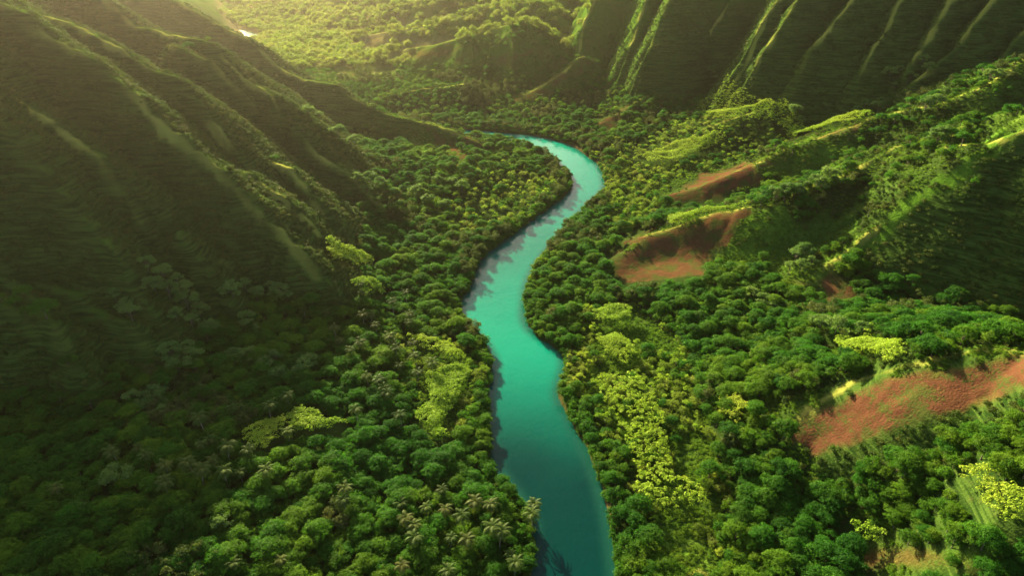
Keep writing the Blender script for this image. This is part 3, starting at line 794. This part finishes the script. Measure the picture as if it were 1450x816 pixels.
    # pale silvery trees in the gullies: (points, label)
    PALES = [
        ([(326, 404), (345, 396), (362, 410), (384, 402), (396, 410)], 'pale silvery tree in the cluster at the foot of the central left spurs'),
        ([(205, 366), (228, 380), (248, 388), (215, 395), (236, 405), (258, 402)], 'dull silvery tree high in the gully right of the near pillar'),
        ([(160, 412), (176, 424), (182, 436)], 'dim silvery tree in the shaded gully left of the near pillar'),
        ([(262, 420), (246, 438), (280, 430), (268, 446)], 'dim silvery tree low in the gully between the spurs'),
        ([(348, 449), (357, 460)], 'pale silvery tree standing alone under the large smooth dark crowns'),
        ([(330, 496), (350, 498), (372, 506), (388, 498), (392, 524), (428, 516), (436, 508), (368, 494)], 'pale lime-grey tree in the bright cluster above the palm grove'),
        ([(238, 490), (264, 488), (250, 511), (272, 500), (292, 458)], 'dull silvery tree along the foot of the shadowed left slope'),
        ([(183, 557), (200, 566), (226, 572), (218, 556)], 'small grey-green tree at the mouth of the dark lower gully'),
        ([(248, 594)], 'small pale tree alone on the dark slope left of the palms'),
        ([(162, 672), (312, 734)], 'faint pale tree sunk in the dark lower left forest'),
        ([(436, 152), (452, 158), (478, 184), (492, 180), (500, 196)], 'pale tree high on the slope under the far left ridge'),
        ([(506, 248), (524, 252), (540, 258), (518, 262)], 'pale tree in the round cluster on the slope left of the river bend'),
        ([(618, 252), (640, 254), (654, 262), (590, 268), (606, 282), (628, 286), (560, 268)], 'pale tree above the left bank near the river bend'),
        ([(1262, 100), (1276, 92), (1290, 106), (1308, 84), (1316, 92), (1268, 118)], 'blue-green pale tree in the shadow of the fluted cliffs'),
        ([(1330, 134), (1340, 126), (1322, 140), (1312, 146)], 'sunlit pale tree on the crest under the right flutes'),
        ([(1404, 104), (1418, 98)], 'dim pale tree at the right foot of the cliffs'),
        ([(1008, 96), (1014, 108), (1126, 156), (1134, 166)], 'pale tree in the gully mouth between two lit cliff edges'),
        ([(1216, 150), (1226, 144), (1244, 150), (1250, 142)], 'pale tree in the shaded hollow behind the long red crest'),
        ([(1330, 190), (1338, 184)], 'pale tree in the notch beside the small dark rock face'),
        ([(1176, 246), (1184, 252), (1158, 256)], 'bright pale tree behind the second foothill crest'),
        ([(1082, 270), (1098, 268), (1112, 266), (1126, 264)], 'bright pale tree in the row above the red hillside'),
        ([(1128, 358), (1140, 352), (1152, 362), (1136, 370), (1120, 372)], 'bright pale tree in the hollow left of the steep dark face'),
        ([(1164, 454), (1186, 460), (1226, 454)], 'dull pale tree on the shaded grass under the red scar'),
        ([(1066, 408), (1082, 420), (1096, 426)], 'green-grey tree at the tip of the grassy spur'),
    ]
    kk = 0
    for pts, lab in PALES:
        for (u, v) in pts:
            x, y, z = ray_ground(u, v, 8)
            s = float(rng.uniform(.75, 1.2)) * (1.15 if y > 430 else 1)
            place('pale_leaf_tree', 'pale_leaf_tree', kk % 4, x, y, z - .6, s, float(rng.uniform(0, 6.28)), lab, 'pale tree', lab.replace(' tree ', ' trees ', 1))
            kk += 1

    # palms
    def palm_meshes(seed):
        g = np.random.default_rng(seed)
        h = 11.5; lean = g.uniform(.4, 2.2)
        path = [(-lean + lean * (q ** .6), .25 * math.sin(q * 3), h * q) for q in np.linspace(0, 1, 8)]
        path[0] = (path[0][0], path[0][1], -1.0)
        TV, TQ = tube(path, [.30, .24, .21, .19, .18, .17, .16, .18], 7)
        Vs, Qs, Ts, o = [], [], [], 0
        nf = 17
        for f in range(nf):
            a = f * 2.399 + g.uniform(-.15, .15); el = math.radians(58 - 92 * (f / nf) + g.uniform(-8, 8)); Lf = g.uniform(4.0, 5.0)
            p = np.array([0, 0, h]); mids = [p]; e = el
            for q in range(8):
                p = p + Lf / 8 * np.array([math.cos(a) * math.cos(e), math.sin(a) * math.cos(e), math.sin(e)]); mids.append(p); e -= math.radians(11)
            mids = np.array(mids); sdv = np.array([-math.sin(a), math.cos(a), 0])
            tv, tq = tube(mids, np.linspace(.07, .02, 9), 3); Vs.append(tv); Qs.append(tq + o); o += len(tv); Ts.append(np.full(len(tv), .8))
            tone = .9 * f / nf if f > nf - 4 else g.uniform(.1, .5)
            for q in np.linspace(.6, 7.9, 15):
                i = int(q); w = q - i; m = mids[i] * (1 - w) + mids[i + 1] * w; d = unit(mids[i + 1] - mids[i])
                ll = 1.05 * math.sin(math.pi * (q / 8) ** .7) + .25
                for sg in (-1, 1):
                    tip = m + sdv * sg * ll * .8 + d * ll * .45 - np.array([0, 0, ll * .35])
                    ww = d * .11
                    Vs.append(np.array([m - ww, m + ww, tip + ww * .4, tip - ww * .4])); Qs.append(np.array([[o, o + 1, o + 2, o + 3]])); o += 4
                    Ts.append(np.full(4, tone))
        return (new_mesh('palm crown', np.concatenate(Vs), np.concatenate(Qs), [M_FROND], dict(tone=np.concatenate(Ts))),
                new_mesh('palm trunk', TV, TQ, [M_PBARK], None, True))
    PM = [palm_meshes(i) for i in range(5)]
    PALMS = [
        ([(329, 576), (381, 574), (407, 562)], 'tall palm above the split yellow-green vine mat'),
        ([(283, 591), (298, 620), (286, 627), (321, 633), (352, 639), (300, 650), (266, 652)], 'palm in the upper half of the grove left of the split vine mat'),
        ([(284, 664), (316, 669), (338, 670), (376, 664)], 'palm in the lower row of the grove left of the split vine mat'),
        ([(405, 612)], 'dark palm between the two halves of the split vine mat'),
        ([(155, 636), (161, 641)], 'one of two dim palms crossing at the far left'),
        ([(196, 634), (207, 644)], 'ragged dim palm between the far left pair and the grove'),
        ([(231, 662), (229, 681)], 'dim palm of the stacked pair left of the grove'),
        ([(79, 690)], 'dim palm nearest the left edge'),
        ([(116, 714)], 'dim palm in dark forest right of the leftmost palm'),
        ([(488, 691), (486, 710)], 'palm of the stacked pair between grove and river palms'),
        ([(331, 797)], 'palm at the bottom edge, left of its neighbour'),
        ([(398, 795)], 'palm at the bottom edge, right of its neighbour'),
        ([(504, 581), (567, 590)], 'one of two separate palms to the right of the split vine mat'),
        ([(570, 712), (602, 720), (632, 722), (625, 695), (656, 731)], 'palm in the upper row of the grove by the lower left bank'),
        ([(671, 708), (694, 717), (694, 742), (708, 752)], 'palm on the river side of the grove by the lower left bank'),
        ([(573, 738), (584, 746), (582, 764), (571, 802)], 'palm on the inland side of the grove by the lower left bank'),
        ([(637, 762), (663, 764), (635, 806)], 'palm in the lower middle of the grove by the left bank'),
        ([(721, 786), (727, 797)], 'large palm close to the bottom of the left bank'),
        ([(754, 711)], "upper palm of the pair leaning over the water's edge"),
        ([(756, 729)], "lower palm of the pair leaning over the water's edge"),
        ([(430, 440), (462, 443), (474, 464), (480, 482)], 'palm in the loose line under the left slope vine mats'),
        ([(515, 446), (525, 446), (533, 460), (510, 484)], 'palm in the small grove below the vine mat with palms in it'),
        ([(557, 426), (574, 414)], 'palm standing in open canopy toward the river'),
        ([(578, 445), (581, 456)], 'palm of the stacked pair beside the olive thicket'),
        ([(550, 476), (558, 484), (562, 494), (585, 487), (540, 502)], 'palm in the dense clump left of the thin yellow vine strip'),
        ([(567, 517), (588, 504), (612, 514), (590, 527)], 'palm just left of the tall yellow-green vine mat'),
        ([(497, 494), (521, 533), (535, 536), (546, 556), (542, 550)], 'palm in smooth dark canopy midway to the left slope'),
        ([(509, 403), (513, 415)], 'palm poking through the small lime vine mat'),
    ]
    kk = 0
    for pts, lab in PALMS:
        for (u, v) in pts:
            s = float(rng.uniform(.64, 1.06))
            x, y, z = ray_ground(u, v, 11.8 * s)
            o = link('palm_tree', None, loc=(x, y, z), label=lab, category='palm', group='palms among the canopy left of the river')
            o.scale = (s, s, s); o.rotation_euler = (float(rng.uniform(-.1, .1)), float(rng.uniform(-.1, .1)), float(rng.uniform(0, 6.28)) if 'leaning' not in lab else float(rng.uniform(-.4, .2)))
            link('crown', PM[kk % 5][0], o); link('trunk', PM[kk % 5][1], o)
            kk += 1

# ------------------------------------------------------------------ haze: the warm humid air of the valley
if HAZE:
    zt = float(max(GZ.max(), CAM_H)) + 12
    zb = float(GZ.min()) - 1
    x0, x1, y0, y1 = XS[0] - 20, XS[-1] + 20, -60, YS[-1] + 20
    hv = [(x, y, z) for z in (zb, zt) for y in (y0, y1) for x in (x0, x1)]
    hf = [(0, 2, 3, 1), (4, 5, 7, 6), (0, 1, 5, 4), (2, 6, 7, 3), (0, 4, 6, 2), (1, 3, 7, 5)]
    k = NT('valley haze')
    pv = k.n('ShaderNodeVolumePrincipled')
    pv.inputs['Color'].default_value = (.97, .90, .71, 1)
    pv.inputs['Density'].default_value = HAZE_DENSITY
    pv.inputs['Anisotropy'].default_value = .92
    k.l(pv.outputs[0], k.out.inputs['Volume'])
    link('haze', new_mesh('haze', hv, hf, [k.m]), kind='stuff')
